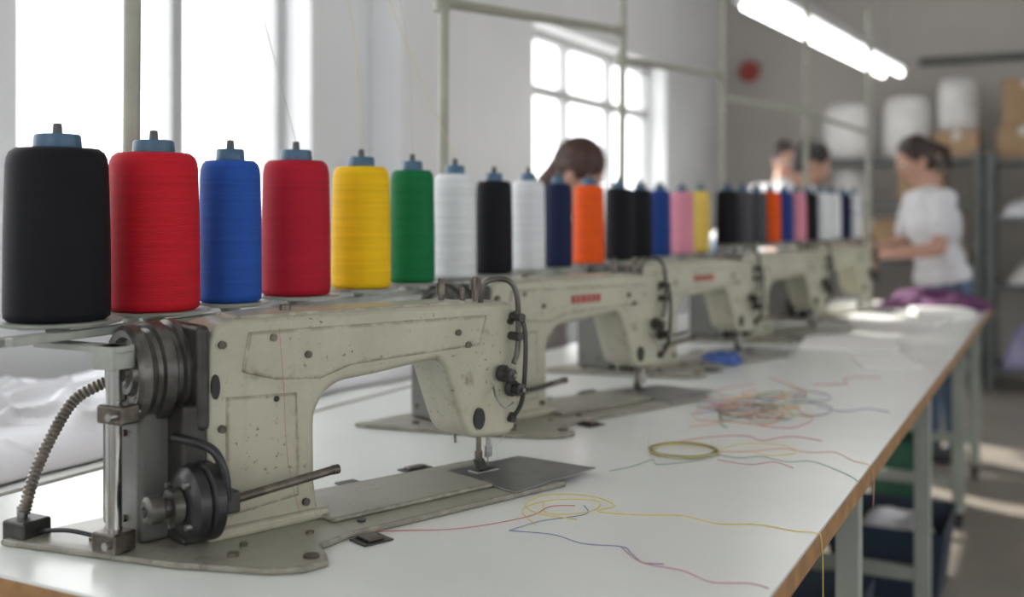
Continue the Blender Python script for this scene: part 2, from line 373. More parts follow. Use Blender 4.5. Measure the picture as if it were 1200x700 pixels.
# ------------------------------------------------------------------ sewing machine
def V(l, w, z): return (l, -w, z)
def arc(cx, cz, r, a0, a1, n=6):
    return [(cx + r * math.cos(math.radians(a0 + (a1 - a0) * i / n)), cz + r * math.sin(math.radians(a0 + (a1 - a0) * i / n))) for i in range(n + 1)]
def sewing_machine(loc, rot, badge):
    e = empty("sewing_machine", loc, rot)
    poly = [(-.69, -.143), (-.566, .09), (-.49, .19), (-.455, .212), (-.42, .209), (-.405, .18), (-.395, .150), (-.34, .132), (.06, .132), (.06, -.08), (-.34, -.09), (-.5, -.16)]
    prism_xy("bed", [(l, -w) for l, w in poly], 0.0005, .009, M['paint2'], e, bevel=.003)
    boxes("bed_deck", [((-.335, -.085, .009), (-.05, .055, .016))], M['paint2'], e, bevel=.004)
    prism_xy("slide_plate", [(-.05, -.134), (.15, -.108), (.115, .04), (-.05, .04)], .0095, .0115, M['plate'], e, bevel=.0006)
    boxes("feed_slot", [((-.02, -.012, .0115), (.025, .012, .0135))], M['steel'], e, bevel=.0006)
    prof = [(-.494, .008), (-.328, .008), (-.334, .03), (-.338, .06), (-.339, .12)] + arc(-.284, .138, .055, 180, 97, 7) + \
           [(-.24, .196), (-.135, .207)] + [(-.12, .203), (-.11, .19), (-.082, .115), (-.072, .092), (-.058, .078), (.018, .072)] + \
           [(.032, .085), (.036, .12), (.037, .262), (.030, .281), (.015, .286), (-.25, .288), (-.46, .288), (-.485, .283), (-.496, .262), (-.498, .15)]
    prism_xz("arm_casting", prof, -.046, .046, M['paint'], e, bevel=.013, seg=4)
    prism_xy("pillar_foot", [(-.50, -.056), (-.32, -.056), (-.31, .05), (-.50, .05)], .008, .024, M['paint'], e, bevel=.006, seg=3)
    prism_xz("arm_cover", [(-.44, .272), (-.03, .268), (-.045, .222), (-.28, .214), (-.33, .20), (-.40, .205), (-.45, .22)], -.0485, -.04, M['paint'], e, bevel=.0025, seg=2)
    prism_xz("pillar_cover", [(-.472, .19), (-.368, .185), (-.365, .045), (-.472, .035)], -.0478, -.04, M['paint'], e, bevel=.002, seg=2)
    prism_xz("top_cover", [(-.45, .285), (-.45, .293), (-.06, .291), (-.06, .283)], -.034, .034, M['paint'], e, bevel=.003, seg=2)
    boxes("face_plate", [((.034, -.036, .09), (.041, .036, .272))], M['paint'], e, bevel=.005, seg=3)
    sc = []
    for l, z in [(-.478, .258), (-.405, .262), (-.478, .15), (-.352, .235), (-.07, .225), (.017, .255), (-.355, .035), (-.485, .04), (.02, .105), (-.09, .245)]:
        sc.append((V(l, .045, z), V(l, .0515, z), .0052))
    for y, z in [(-.025, .105), (.025, .105), (-.025, .258), (.025, .258)]: sc.append(((.040, y, z), (.044, y, z), .004))
    cyls("screws", sc, M['brownsteel'], e, n=12)
    bm = bmesh.new()
    for l, z, rx, rz in [(-.047, .108, .011, .017), (-.487, .205, .006, .016), (-.487, .10, .005, .008), (-.40, .18, .004, .004)]:
        P = [V(l + rx * math.cos(a * math.pi / 8), .0492, z + rz * math.sin(a * math.pi / 8)) for a in range(16)]
        Q = [V(l + rx * math.cos(a * math.pi / 8), .0458, z + rz * math.sin(a * math.pi / 8)) for a in range(16)]
        A = [bm.verts.new(p) for p in P]; B = [bm.verts.new(p) for p in Q]
        bm.faces.new(A); bm.faces.new(B[::-1])
        for k in range(16): bm.faces.new([A[k], A[(k + 1) % 16], B[(k + 1) % 16], B[k]])
    from_bm("oil_ports", bm, M['black'], e)
    lathe("hand_wheel", [(-.578, 0), (-.578, .015), (-.574, .019), (-.574, .026), (-.566, .030), (-.566, .044), (-.575, .047), (-.578, .056), (-.573, .062), (-.563, .063), (-.558, .056), (-.552, .054), (-.547, .057), (-.545, .064), (-.532, .066), (-.528, .060), (-.522, .060), (-.519, .066), (-.508, .065), (-.505, .050), (-.49, .042), (-.49, 0)],
          (0, .028, .222), M['wheel'], e, axis='X', n=64, angle=30)
    bm = bmesh.new()
    for a in range(6):
        t = a * math.pi / 3
        add_sweep(bm, [(-.568, .028 + .037 * math.cos(t), .222 + .037 * math.sin(t)), (-.5635, .028 + .037 * math.cos(t), .222 + .037 * math.sin(t))], [.0045, .0045], 12)
    from_bm("wheel_holes", bm, M['black'], e, smooth=True)
    lathe("hub_bolt", [(-.590, 0), (-.590, .009), (-.577, .010), (-.577, 0)], (0, .028, .222), M['steel'], e, axis='X', n=6)
    boxes("rear_housing", [((-.568, -.002, .009), (-.498, .122, .175))], M['housing'], e, bevel=.008, seg=3)
    boxes("rear_bracket", [((-.530, -.046, .009), (-.496, .03, .185))], M['dark'], e, bevel=.006)
    cyls("housing_bolts", [((-.572, y, z), (-.566, y, z), .005) for y in (.04, .10) for z in (.035, .145)], M['brownsteel'], e, n=6)
    boxes("belt_guard", [((-.512, -.05, .15), (-.494, .08, .285))], M['dark'], e, bevel=.008, seg=3)
    lathe("clutch_disc", [(-.540, 0), (-.540, .030), (-.537, .040), (-.532, .046), (-.520, .048), (-.516, .044), (-.512, .049), (-.500, .049), (-.497, .045), (-.495, 0)], (0, -.058, .066), M['black'], e, axis='X', n=44, angle=30)
    lathe("clutch_knob", [(-.585, 0), (-.585, .012), (-.581, .017), (-.566, .018), (-.562, .013), (-.556, .013), (-.554, .021), (-.542, .023), (-.538, 0)], (0, -.058, .066), M['wheel'], e, axis='X', n=32, angle=30)
    lathe("clutch_knob_face", [(-.588, 0), (-.588, .006), (-.585, .0075), (-.584, 0)], (0, -.058, .066), M['black'], e, axis='X', n=20)
    cyls("clutch_bolts", [((-.545, -.058 + .035 * math.cos(a), .066 + .035 * math.sin(a)), (-.536, -.058 + .035 * math.cos(a), .066 + .035 * math.sin(a)), .004) for a in (0.6, 2.2, 3.8, 5.3)], M['steel'], e, n=8)
    tube("linkage", [V(-.535, .03, .145), V(-.522, .062, .142), V(-.507, .084, .132), V(-.497, .092, .105), V(-.492, .090, .07)], .0058, M['black'], e)
    boxes("linkage_block", [((-.515, -.094, .052), (-.475, -.070, .080))], M['dark'], e, bevel=.004)
    cyl("reverse_lever", V(-.50, .085, .066), V(-.345, .10, .086), .0058, M['brownsteel'], e)
    lathe("lever_tip", [(-.003, 0), (-.003, .0065), (.006, .0065), (.008, 0)], V(-.343, .10, .086), M['brownsteel'], e, axis='X', n=16)
    tube("takeup_guard", [V(-.03, .03, .284), V(-.028, .04, .318), V(.0, .058, .322), V(.018, .062, .30), V(.022, .062, .25), V(.022, .06, .21), V(.012, .062, .19)], .0045, M['wheel'], e)
    tube("takeup_guard_lower", [V(.024, .05, .27), V(.03, .066, .25), V(.03, .07, .20), V(.026, .066, .13), V(.018, .05, .10)], .0038, M['dark'], e)
    cyls("guard_clips", [(V(.022, .045, .262), V(.022, .072, .262), .007), (V(.02, .045, .232), V(.02, .070, .232), .007), (V(.018, .04, .10), V(.018, .056, .10), .006)], M['dark'], e, n=10)
    cyls("thread_guides", [(V(-.085, 0, .285), V(-.085, 0, .325), .0045), (V(-.085, 0, .30), V(-.085, 0, .318), .0075), (V(-.05, .01, .285), V(-.05, .01, .31), .004), (V(-.015, .0, .285), V(-.015, .0, .325), .005), (V(-.015, 0, .305), V(-.015, 0, .322), .009), (V(-.36, .0, .288), V(-.36, .0, .300), .008)], M['brownsteel'], e)
    cyls("tension_posts", [(V(-.004, .044, .175), V(-.004, .085, .175), .003), (V(.014, .044, .15), V(.014, .085, .15), .003)], M['steel'], e, n=10)
    bm = bmesh.new()
    for l, z in ((-.004, .175), (.014, .15)):
        add_lathe(bm, [(-.05, 0), (-.05, .011), (-.052, .0135), (-.055, .008), (-.058, .0135), (-.061, .009), (-.066, .008), (-.07, .010), (-.078, .009), (-.08, 0)], (l, 0, z), 'Y', 24)
    from_bm("tension_discs", bm, M['dark'], e, smooth=True, angle=30)
    tube("check_spring", [V(-.02, .05, .155), V(-.03, .07, .14), V(-.015, .075, .125), V(.005, .07, .13)], .0018, M['steel'], e)
    tube("tension_release", [V(.014, .078, .150), V(.05, .075, .148), V(.088, .07, .151)], .0030, M['dark'], e)
    cyls("needle_bar", [(V(.008, .004, .04), V(.008, .004, .085), .0042), (V(.008, .004, .034), V(.008, .004, .052), .0065)], M['steel'], e)
    cyl("needle", V(.008, .004, .036), V(.008, .004, .0135), .0012, M['steel'], e, r2=.0004, n=8)
    cyls("presser_bar", [(V(-.010, .002, .03), V(-.010, .002, .085), .0042), (V(-.010, .002, .03), V(-.010, .002, .045), .0065)], M['brownsteel'], e)
    prism_xz("presser_foot", [(-.018, .032), (-.004, .034), (.004, .020), (.022, .0165), (.024, .0145), (-.012, .0142), (-.014, .02)], -.008, .003, M['dark'], e, bevel=.001)
    tube("foot_lifter", [V(-.012, -.01, .075), V(-.014, -.05, .07), V(-.012, -.055, .05)], .003, M['steel'], e)
    tube("needle_thread", [V(.022, .05, .10), V(.020, .03, .07), V(.014, .012, .05), V(.010, .006, .0345)], .0004, M['paper'], e)
    boxes("hinge_pockets", [((-.345, -.175, .0005), (-.30, -.138, .0025)), ((-.075, .105, .0005), (-.02, .13, .0025)), ((-.20, .105, .0005), (-.165, .125, .0025))], M['black'], e, bevel=.0005)
    boxes("hinge_tongues", [((-.335, -.168, .0025), (-.31, -.14, .006)), ((-.065, .11, .0025), (-.03, .125, .006))], M['brownsteel'], e, bevel=.001)
    cyls("bed_screws", [(V(-.43, .185, .009), V(-.43, .185, .012), .010), (V(-.60, -.06, .009), V(-.60, -.06, .013), .007), (V(-.50, .12, .009), V(-.50, .12, .014), .007), (V(-.47, .09, .009), V(-.47, .09, .013), .005), (V(-.38, .10, .009), V(-.38, .10, .012), .005)], M['brownsteel'], e)
    cyl("oil_spout", V(-.30, .10, .009), V(-.30, .10, .012), .006, M['black'], e)
    if badge:
        L = []
        x = -.27
        for wd in (.012, .010, .014, .010, .012, .010):
            L.append(((x, -.0500, .235), (x + wd, -.0484, .252))); x += wd + .004
        boxes("name_badge", L, M['red'], e)
    return e
ROT = math.radians(69.2)
for k, (nx, ny) in enumerate([(-.832, 1.508), (-.875, 2.338), (-.87, 3.17), (-.82, 4.0), (-.78, 4.80)]):
    sewing_machine((nx, ny, TZ), ROT, k in (1, 2))
post = empty("stand_support_post", (-1.042, .946, TZ))
cyl("chrome_rod", (0, 0, .012), (0, 0, .262), .0098, M['chrome'], post)
boxes("base_block", [((-.020, -.018, .0095), (.020, .018, .035))], M['brownsteel'], post, bevel=.003)
boxes("clamp", [((-.015, -.015, .168), (.030, .015, .192))], M['brownsteel'], post, bevel=.004)
cyls("clamp_screws", [((.020, -.028, .18), (.020, .02, .18), .005), ((.010, -.024, .022), (.010, .02, .022), .005)], M['steel'], post)
boxes("bracket", [((-.13, -.014, .255), (.02, .014, .2635)), ((-.018, -.018, .235), (.018, .018, .2635))], M['stand'], post, bevel=.002)
cd = empty("flexible_conduit", (-1.19, .945, TZ))
P = catmull([(.035, .10, .20), (.0, .07, .175), (-.015, .045, .13), (-.02, .02, .08), (-.015, .0, .035)], 18)
bm = bmesh.new(); add_sweep(bm, P, [.0078 + .0009 * (1 if i % 2 else -1) for i in range(len(P))], 18)
from_bm("corrugated_hose", bm, M['hose'], cd, smooth=True, angle=25)
boxes("base_fitting", [((-.03, -.022, .0005), (.012, .022, .03))], M['dark'], cd, bevel=.004)
cyl("fitting_bolt", (-.018, 0, .03), (-.018, 0, .045), .007, M['steel'], cd)
tube("ground_rod", [(.01, 0, .015), (.06, .01, .02), (.12, .02, .014)], .003, M['black'], cd)

# ------------------------------------------------------------------ thread stand and spools
C = dict(black=(.006, .0065, .010), red=(.52, .010, .022), blue=(.020, .085, .38), red2=(.42, .010, .027), yellow=(.84, .52, .008), green=(.005, .15, .045), white=(.72, .74, .76),
         navy=(.010, .016, .055), orange=(.80, .10, .01), pink=(.68, .27, .35), paleyel=(.74, .54, .11), grey=(.08, .08, .09), blue2=(.016, .05, .22))
Y = {k: yarn_mat("yarn_" + k, v) for k, v in C.items()}
SZ = 1.09
def spool(x, y, z, R, H, c):
    e = empty("thread_spool", (x, y, z))
    prof = [(0, 0), (0, R * .9), (.004, R * .985), (.012, R), (H * .5, R * .99), (H - .022, R * .955), (H - .012, R * .93), (H - .005, R * .88), (H, R * .78), (H + .001, R * .3), (H + .001, 0)]
    lathe("yarn", prof, (0, 0, 0), Y[c], e, n=64, angle=80)
    h = H + .0005
    lathe("core_cap", [(h, 0), (h, R * .45), (h + .003, R * .46), (h + .016, R * .44), (h + .018, R * .41), (h + .018, 0)], (0, 0, 0), M['cap'], e, n=32)
    lathe("core_tip", [(h + .018, 0), (h + .018, .0065), (h + .032, .0055), (h + .033, 0)], (0, 0, 0), M['tip'], e, n=16)
    return e
row = [(.952, .065, .220, 'black'), (1.1156, .064, .222, 'red'), (1.273, .048, .218, 'blue'), (1.433, .058, .225, 'red2'), (1.621, .0545, .222, 'yellow'), (1.795, .0455, .222, 'green'),
       (1.963, .046, .220, 'white'), (2.139, .043, .210, 'black'), (2.314, .041, .215, 'white'), (2.486, .037, .212, 'navy'), (2.686, .043, .212, 'orange'), (2.907, .041, .21, 'black'),
       (3.083, .038, .21, 'black'), (3.263, .036, .21, 'blue2'), (3.487, .041, .21, 'pink'), (3.699, .033, .215, 'paleyel')]
for i, (y, R, H, c) in enumerate(row): spool(-1.15, y, SZ, R, H, c)
st = empty("thread_stand", (-1.15, 2.3, TZ))
bm = bmesh.new()
for (y, R, H, c) in row:
    add_lathe(bm, [(-.006, 0), (-.006, R + .004), (-.003, R + .014), (.0, R + .016), (.0, R + .012), (-.0015, R + .006), (-.0005, R), (-.0005, 0)], (0, y - 2.3, SZ - TZ), 'Z', 40)
    add_sweep(bm, [(0, y - 2.3, SZ - TZ - .016), (0, y - 2.3, SZ - TZ - .004)], [.014, .018], 16)
from_bm("plates", bm, M['stand'], st, smooth=True, angle=30)
boxes("rail", [((-.012, .80 - 2.3, .264), (.012, 3.80 - 2.3, .2745)), ((.045, .84 - 2.3, .270), (.060, 1.28 - 2.3, .281))], M['stand'], st, bevel=.002)
cyls("support_posts", [((0, y - 2.3, 0), (0, y - 2.3, .265), .009) for y in (2.05, 3.03, 3.78)], M['stand'], st)
tp = empty("overhead_thread_guide_frame", (-1.21, 2.3, TZ))
PO = [(-1.235, 1.15, 1.9, .0125), (-1.235, 2.05, 1.73, .0115), (-1.235, 3.14, 1.83, .0115), (-1.235, 4.25, 1.82, .0115), (-.97, 4.58, 1.70, .012), (-.80, 5.12, 1.66, .012)]
def Q(x, y, z): return (x + 1.21, y - 2.3, z - TZ)
cyls("poles", [(Q(x, y, TZ), Q(x + .01, y + .0, TZ + (.5 + z - .8 if i else 1.15)), r) for i, (x, y, z, r) in enumerate(PO)], M['pole'], tp)
cyls("bars", [(Q(-1.235, 2.05, 1.70), Q(-1.235, 3.14, 1.80), .013), (Q(-1.235, 3.14, 1.71), Q(-1.235, 4.25, 1.79), .012), (Q(-1.235, 4.25, 1.70), Q(-.97, 4.58, 1.66), .012), (Q(-.97, 4.58, 1.65), Q(-.80, 5.12, 1.60), .010), (Q(-1.235, 1.15, 1.9), Q(-1.235, 2.05, 1.72), .010)], M['pole'], tp)
bm = bmesh.new()
for (x, y, z, r) in PO:
    q = Q(x, y, TZ); add_lathe(bm, [(0, 0), (0, .03), (.006, .03), (.012, .02), (.03, .018), (.03, 0)], q, 'Z', 20)
for (y, z) in ((2.05, 1.70), (3.14, 1.80), (3.14, 1.71), (4.25, 1.79)):
    q = Vector(Q(-1.235, y, z)); add_sweep(bm, [q - Vector((0, 0, .02)), q + Vector((0, 0, .02))], [.019, .019], 16)
from_bm("collars", bm, M['pole'], tp, smooth=True)
st2 = empty("thread_stand", (-.95, 4.4, TZ))
cols = ['black', 'grey', 'grey', 'orange', 'blue2', 'pink', 'black', 'white', 'white', 'navy', 'white']
bm = bmesh.new(); FZ = 1.115
for i, c in enumerate(cols):
    s = -.1 + i * .11; x = -1.06 + .23 * s; y = 3.9 + 1.02 * s
    spool(x, y, FZ, .040, .195, c)
    add_lathe(bm, [(-.006, 0), (-.006, .042), (-.001, .05), (-.0005, .045), (-.0005, 0)], (x + .95, y - 4.4, FZ - TZ), 'Z', 24)
from_bm("plates", bm, M['stand'], st2, smooth=True, angle=30)
tube("rail", [(-.145, -.64, FZ - TZ - .013), (.13, .60, FZ - TZ - .013)], .008, M['stand'], st2, smooth_path=False)
cyls("support_posts", [((-.1375, -.605, 0), (-.1375, -.605, FZ - TZ - .01), .009), ((.13, .60, 0), (.13, .60, FZ - TZ - .01), .009)], M['stand'], st2)

def thread(name, pts, c, r=.0006, sub=10):
    return tube(name, pts, r, c, None, n=5, sub=sub)
ty = mat("yellow_thread", (.68, .56, .16), .7, var=.1); tr = mat("red_thread", (.50, .10, .10), .7, var=.1)
tw = mat("pale_thread", (.45, .42, .4), .7, var=.1); tb = mat("blue_thread", (.17, .19, .36), .7, var=.1); tg = mat("green_thread", (.20, .35, .28), .7, var=.1)
tk = mat("dark_thread", (.10, .12, .10), .7, var=.1); to = mat("orange_thread", (.66, .34, .20), .7, var=.1); tp2 = mat("rose_thread", (.55, .22, .26), .7, var=.1)
TOP = SZ + .257
thread("rising_thread", [(-1.15, 1.433, TOP), (-1.16, 1.36, 1.55), (-1.2, 1.25, 1.9)], tw)
thread("rising_thread", [(-1.15, 1.273, TOP), (-1.17, 1.28, 1.55), (-1.22, 1.27, 1.9)], tw)
thread("rising_thread", [(-1.15, 1.621, TOP), (-1.16, 1.60, 1.6), (-1.22, 1.52, 1.9)], ty)
thread("rising_thread", [(-1.15, 1.963, TOP), (-1.17, 1.86, 1.5), (-1.2, 1.72, 1.75), (-1.22, 1.66, 1.95)], ty)
thread("rising_thread", [(-1.15, 1.795, TOP), (-1.17, 1.80, 1.6), (-1.22, 1.72, 1.95)], tw, .0004)
thread("rising_thread", [(-1.15, .952, TOP), (-1.17, 1.0, 1.55), (-1.21, 1.1, 1.9)], tw, .0004)
thread("rising_thread", [(-1.15, 1.1156, TOP), (-1.17, 1.12, 1.6), (-1.21, 1.14, 1.9)], tw, .0004)
thread("hanging_thread", [(-.921, 1.113, 1.075), (-.918, 1.118, 1.0), (-.914, 1.122, .90), (-.90, 1.13, .826)], tr, .0003)

Z = TZ + .0010
def flat(pts, z=Z): return [(x, y, z + .0004 * math.sin(i * 2.1)) for i, (x, y) in enumerate(pts)]
thread("loose_thread", flat([(-.896, 1.139), (-.84, 1.165), (-.789, 1.203), (-.73, 1.24), (-.69, 1.29), (-.664, 1.35), (-.66, 1.40), (-.63, 1.42)], TZ + .0015), tr, .0006)
thread("loose_thread", flat([(-.60, 1.36), (-.66, 1.36), (-.70, 1.40), (-.69, 1.46), (-.63, 1.48), (-.58, 1.45), (-.59, 1.41), (-.53, 1.42), (-.476, 1.446), (-.42, 1.43), (-.37, 1.45), (-.32, 1.445), (-.292, 1.447)])
       + [(-.284, 1.447, TZ - .01), (-.283, 1.45, TZ - .1), (-.284, 1.44, TZ - .22)], ty, .0008)
thread("loose_thread", flat([(-.64, 1.31), (-.69, 1.37), (-.67, 1.44), (-.61, 1.46), (-.60, 1.40), (-.65, 1.37), (-.68, 1.42)]), ty, .0007)
thread("loose_thread", flat([(-.66, 1.27), (-.60, 1.28), (-.55, 1.265), (-.50, 1.275), (-.479, 1.254), (-.455, 1.23), (-.43, 1.235)]), tb, .0006)
thread("loose_thread", flat([(-.50, 1.272), (-.455, 1.228), (-.402, 1.223), (-.36, 1.20), (-.32, 1.215), (-.297, 1.211)]), tp2, .0006)
thread("loose_thread", flat([(-.66, 1.27), (-.64, 1.33), (-.60, 1.39), (-.62, 1.43)]), tb, .0006)
def ring_pts(cx, cy, r, n, jit, turns=1):
    return [(cx + (r + random.uniform(-jit, jit)) * math.cos(2 * math.pi * i / n), cy + (r + random.uniform(-jit, jit)) * math.sin(2 * math.pi * i / n)) for i in range(int(n * turns))]
co = empty("thread_coil", (-.603, 1.834, TZ))
for j, (mm, rr) in enumerate([(ty, .058), (tk, .061), (ty, .054), (tk, .059), (ty, .063), (tk, .056)]):
    tube("strand", [(x, y, .002 + j * .0007) for x, y in ring_pts(0, 0, rr, 14, .003)], .0008, mm, co, n=6, closed=True)
thread("loose_thread", flat([(-.665, 1.64), (-.643, 1.684), (-.63, 1.75), (-.61, 1.72), (-.57, 1.76), (-.55, 1.80)]), tg, .0007)
thread("loose_thread", flat([(-.545, 1.84), (-.50, 1.83), (-.47, 1.86), (-.42, 1.84), (-.38, 1.86), (-.315, 1.80), (-.29, 1.76)]), tg, .0007)
thread("loose_thread", flat([(-.55, 1.86), (-.495, 1.89), (-.45, 1.94), (-.40, 1.93), (-.36, 1.95), (-.32, 1.90), (-.292, 1.88)]) + [(-.283, 1.88, TZ - .02), (-.283, 1.87, TZ - .07)], to, .0007)
thread("loose_thread", flat([(-.55, 1.88), (-.52, 1.95), (-.46, 1.97), (-.42, 1.92), (-.46, 1.87), (-.5, 1.9)]), ty, .0008)
thread("loose_thread", flat([(-.53, 1.80), (-.47, 1.79), (-.44, 1.83), (-.40, 1.80)]), tp2, .0007)
thread("loose_thread", flat([(-.64, 1.90), (-.60, 1.97), (-.54, 2.02), (-.50, 1.99), (-.46, 2.05), (-.40, 2.04)]), tr, .0007)
thread("loose_thread", flat([(-.70, 2.18), (-.66, 2.24), (-.62, 2.20), (-.57, 2.26), (-.50, 2.22)]), tb, .0008)
tang = empty("thread_tangle", (-.585, 2.36, TZ))
for j in range(20):
    mm = [tr, tb, ty, tg, tp2, tk, to][j % 7]; a0 = random.uniform(0, 6.28); cx, cy = random.uniform(-.08, .10), random.uniform(-.17, .19)
    rx, ry = random.uniform(.02, .09), random.uniform(.04, .14)
    pts = []
    for q in range(8):
        a = a0 + q * .85; kk = 1 + random.uniform(-.45, .45)
        pts.append((cx + rx * kk * math.cos(a) + q * .006 * math.cos(a0), cy + ry * kk * math.sin(a) + q * .012 * math.sin(a0), .0015 + random.uniform(0, .003)))
    tube("strand", pts, .0009, mm, tang, n=5)
thread("loose_thread", flat([(-.66, 2.05), (-.62, 2.12), (-.64, 2.2), (-.6, 2.28)]), to, .0008)
thread("loose_thread", flat([(-.48, 2.4), (-.42, 2.36), (-.38, 2.42), (-.33, 2.40)]), tb, .0008)
thread("loose_thread", flat([(-.55, 2.7), (-.48, 2.75), (-.50, 2.85), (-.42, 2.9)]), tr, .0009)

cloth_pile("blue_cloth_scrap", -.86, 2.95, TZ, .11, .09, .04, M['bluecloth'], 3, 24, 24, 30)
def sheet(name, x, y, sx, sy, rz, material, z=TZ, h=.004):
    bm = bmesh.new(); add_box(bm, (-sx / 2, -sy / 2, 0), (sx / 2, sy / 2, h))
    o = from_bm(name, bm, material, None, bevel=.001, loc=(x, y, z + .0005)); o.rotation_euler[2] = rz; return o
sheet("paper_pattern", -.62, 3.62, .30, .42, .15, M['paper'])
sheet("paper_pattern", -.60, 4.45, .38, .30, -.1, M['paper'], h=.01)
sheet("paper_pattern", -.45, 3.2, .16, .30, .3, M['paper'])
sheet("paper_stack", -.45, 4.78, .22, .16, .4, M['paper'], h=.03)
cloth_pile("purple_fabric_pile", -.52, 5.20, TZ, .46, .42, .085, M['purple'], 8, 50, 50, 12)

# ------------------------------------------------------------------ shelving
def shelving(name, x0, x1, y0, y1, levels, h):
    e = empty(name, ((x0 + x1) / 2, (y0 + y1) / 2, 0)); a = (x1 - x0) / 2; b = (y1 - y0) / 2
    L = [((sx * a - .025, sy * b - .025, 0), (sx * a + .025, sy * b + .025, h)) for sx in (-1, 1) for sy in (-1, 1)]
    boxes("posts", L, M['shelf'], e, bevel=.003)
    boxes("shelf_boards", [((-a - .02, -b - .02, z - .03), (a + .02, b + .02, z)) for z in levels], M['shelf'], e, bevel=.003)
    return e
shelving("shelving_unit", -1.72, -.52, 8.0, 8.5, [.25, .9, 1.30, 1.62], 1.66)
shelving("shelving_unit", -.44, .9, 8.0, 8.5, [.16, .74, 1.20, 1.60], 1.66)
def bag(x, y, z, r, h):
    p = [(0, 0), (0, r * .85), (h * .06, r * .98), (h * .3, r), (h * .6, r * .97), (h * .85, r * .93), (h * .97, r * .8), (h, r * .5), (h, 0)]
    o = lathe("thread_bale", p, (0, 0, 0), M['bag'], None, n=36, angle=80, loc=(x, y, z)); return o
bag(-1.42, 8.25, 1.621, .19, .42); bag(-1.0, 8.25, 1.621, .18, .46); bag(-.66, 8.22, 1.81, .14, .38); bag(-1.4, 8.25, 1.301, .13, .26)
def carton(x, y, z, sx, sy, sz, rz=0):
    e = empty("cardboard_box", (x, y, z + .001), rz)
    boxes("box", [((-sx / 2, -sy / 2, 0), (sx / 2, sy / 2, sz))], M['card'], e, bevel=.004)
    boxes("lid_flaps", [((-sx / 2 - .003, -sy / 2 - .003, sz), (sx / 2 + .003, -.003, sz + .006)), ((-sx / 2 - .003, .003, sz), (sx / 2 + .003, sy / 2 + .003, sz + .006))], M['card'], e)
    boxes("packing_tape", [((-.025, -sy / 2 - .002, sz - .06), (.025, -sy / 2, sz)), ((-.025, -sy / 2, sz + .006), (.025, sy / 2, sz + .007))], M['bag'], e)
carton(-.66, 8.22, 1.62, .28, .34, .18); carton(-.24, 8.25, 1.60, .32, .36, .22); carton(-.22, 8.25, 1.83, .3, .3, .32); carton(.45, 8.25, 1.60, .45, .36, .40)
carton(-.9, 8.25, 1.30, .3, .36, .22); carton(.35, 8.25, 1.20, .4, .36, .28); carton(-1.25, 8.25, .9, .5, .36, .28); carton(.45, 8.25, .74, .5, .35, .3)
cloth_pile("folded_fabric_stack", -.17, 8.22, 1.20, .42, .35, .16, M['cloth'], 11, 30, 30, 8)
cloth_pile("folded_fabric_stack", -.12, 8.22, .74, .45, .38, .18, M['bag'], 12, 30, 30, 8)
cloth_pile("folded_fabric_stack", -.12, 8.2, .16, .50, .40, .38, mat("lilac_cloth", (.35, .33, .5), .9, var=.3, vscale=5), 13, 30, 30, 8)
cloth_pile("folded_fabric_stack", .52, 8.2, .16, .5, .40, .30, mat("slate_cloth", (.10, .14, .24), .9, var=.3, vscale=5), 15, 30, 30, 8)
cloth_pile("folded_fabric_stack", -.76, 8.22, .9, .36, .38, .25, mat("beige_cloth", (.38, .32, .26), .9, var=.3, vscale=5), 17, 30, 30, 8)

def bin_(name, x, y, sx, sy, h, material):
    bm = bmesh.new(); t = .008
    a, b = sx / 2, sy / 2; k = .85
    o1 = [bm.verts.new(p) for p in [(-a * k, -b * k, 0), (a * k, -b * k, 0), (a * k, b * k, 0), (-a * k, b * k, 0)]]
    o2 = [bm.verts.new(p) for p in [(-a, -b, h), (a, -b, h), (a, b, h), (-a, b, h)]]
    i2 = [bm.verts.new(p) for p in [(-a + t, -b + t, h), (a - t, -b + t, h), (a - t, b - t, h), (-a + t, b - t, h)]]
    i1 = [bm.verts.new(p) for p in [(-a * k + t, -b * k + t, t), (a * k - t, -b * k + t, t), (a * k - t, b * k - t, t), (-a * k + t, b * k - t, t)]]
    bm.faces.new(o1[::-1]); bm.faces.new(i1)
    for q in range(4):
        r = (q + 1) % 4
        bm.faces.new([o1[q], o1[r], o2[r], o2[q]]); bm.faces.new([o2[q], o2[r], i2[r], i2[q]]); bm.faces.new([i2[q], i2[r], i1[r], i1[q]])
    return from_bm(name, bm, material, None, bevel=.004, loc=(x, y, 0.0))
bin_("storage_bin", -.50, 3.72, .36, .42, .24, M['bluebin'])
bin_("storage_bin", -.62, 4.85, .24, .26, .27, M['green'])
bin_("storage_bin", -.62, 2.7, .36, .5, .26, M['bluebin'])
cloth_pile("fabric_scraps", -.50, 3.72, .10, .26, .32, .18, M['cloth'], 21, 24, 24, 12)

# ------------------------------------------------------------------ people
def add_ell(bm, c, r, rot=None, n=20):
    res = bmesh.ops.create_uvsphere(bm, u_segments=n, v_segments=n // 2 + 2, radius=1.0)
    m = Matrix.Diagonal((*r, 1))
    if rot is not None: m = rot.to_4x4() @ m
    m = Matrix.Translation(c) @ m
    bmesh.ops.transform(bm, matrix=m, verts=res['verts'])
def add_cap(bm, p0, p1, r0, r1, n=14):
    p0, p1 = Vector(p0), Vector(p1); d = (p1 - p0); L_ = d.length; d = d.normalized() if L_ > 1e-6 else Vector((0, 0, 1))
    pts, rad = [], []
    for a in (85, 60, 35, 12): pts.append(p0 - d * r0 * math.sin(math.radians(a))); rad.append(r0 * math.cos(math.radians(a)))
    for a in (12, 35, 60, 85): pts.append(p1 + d * r1 * math.sin(math.radians(a))); rad.append(r1 * math.cos(math.radians(a)))
    add_sweep(bm, pts, rad, n)
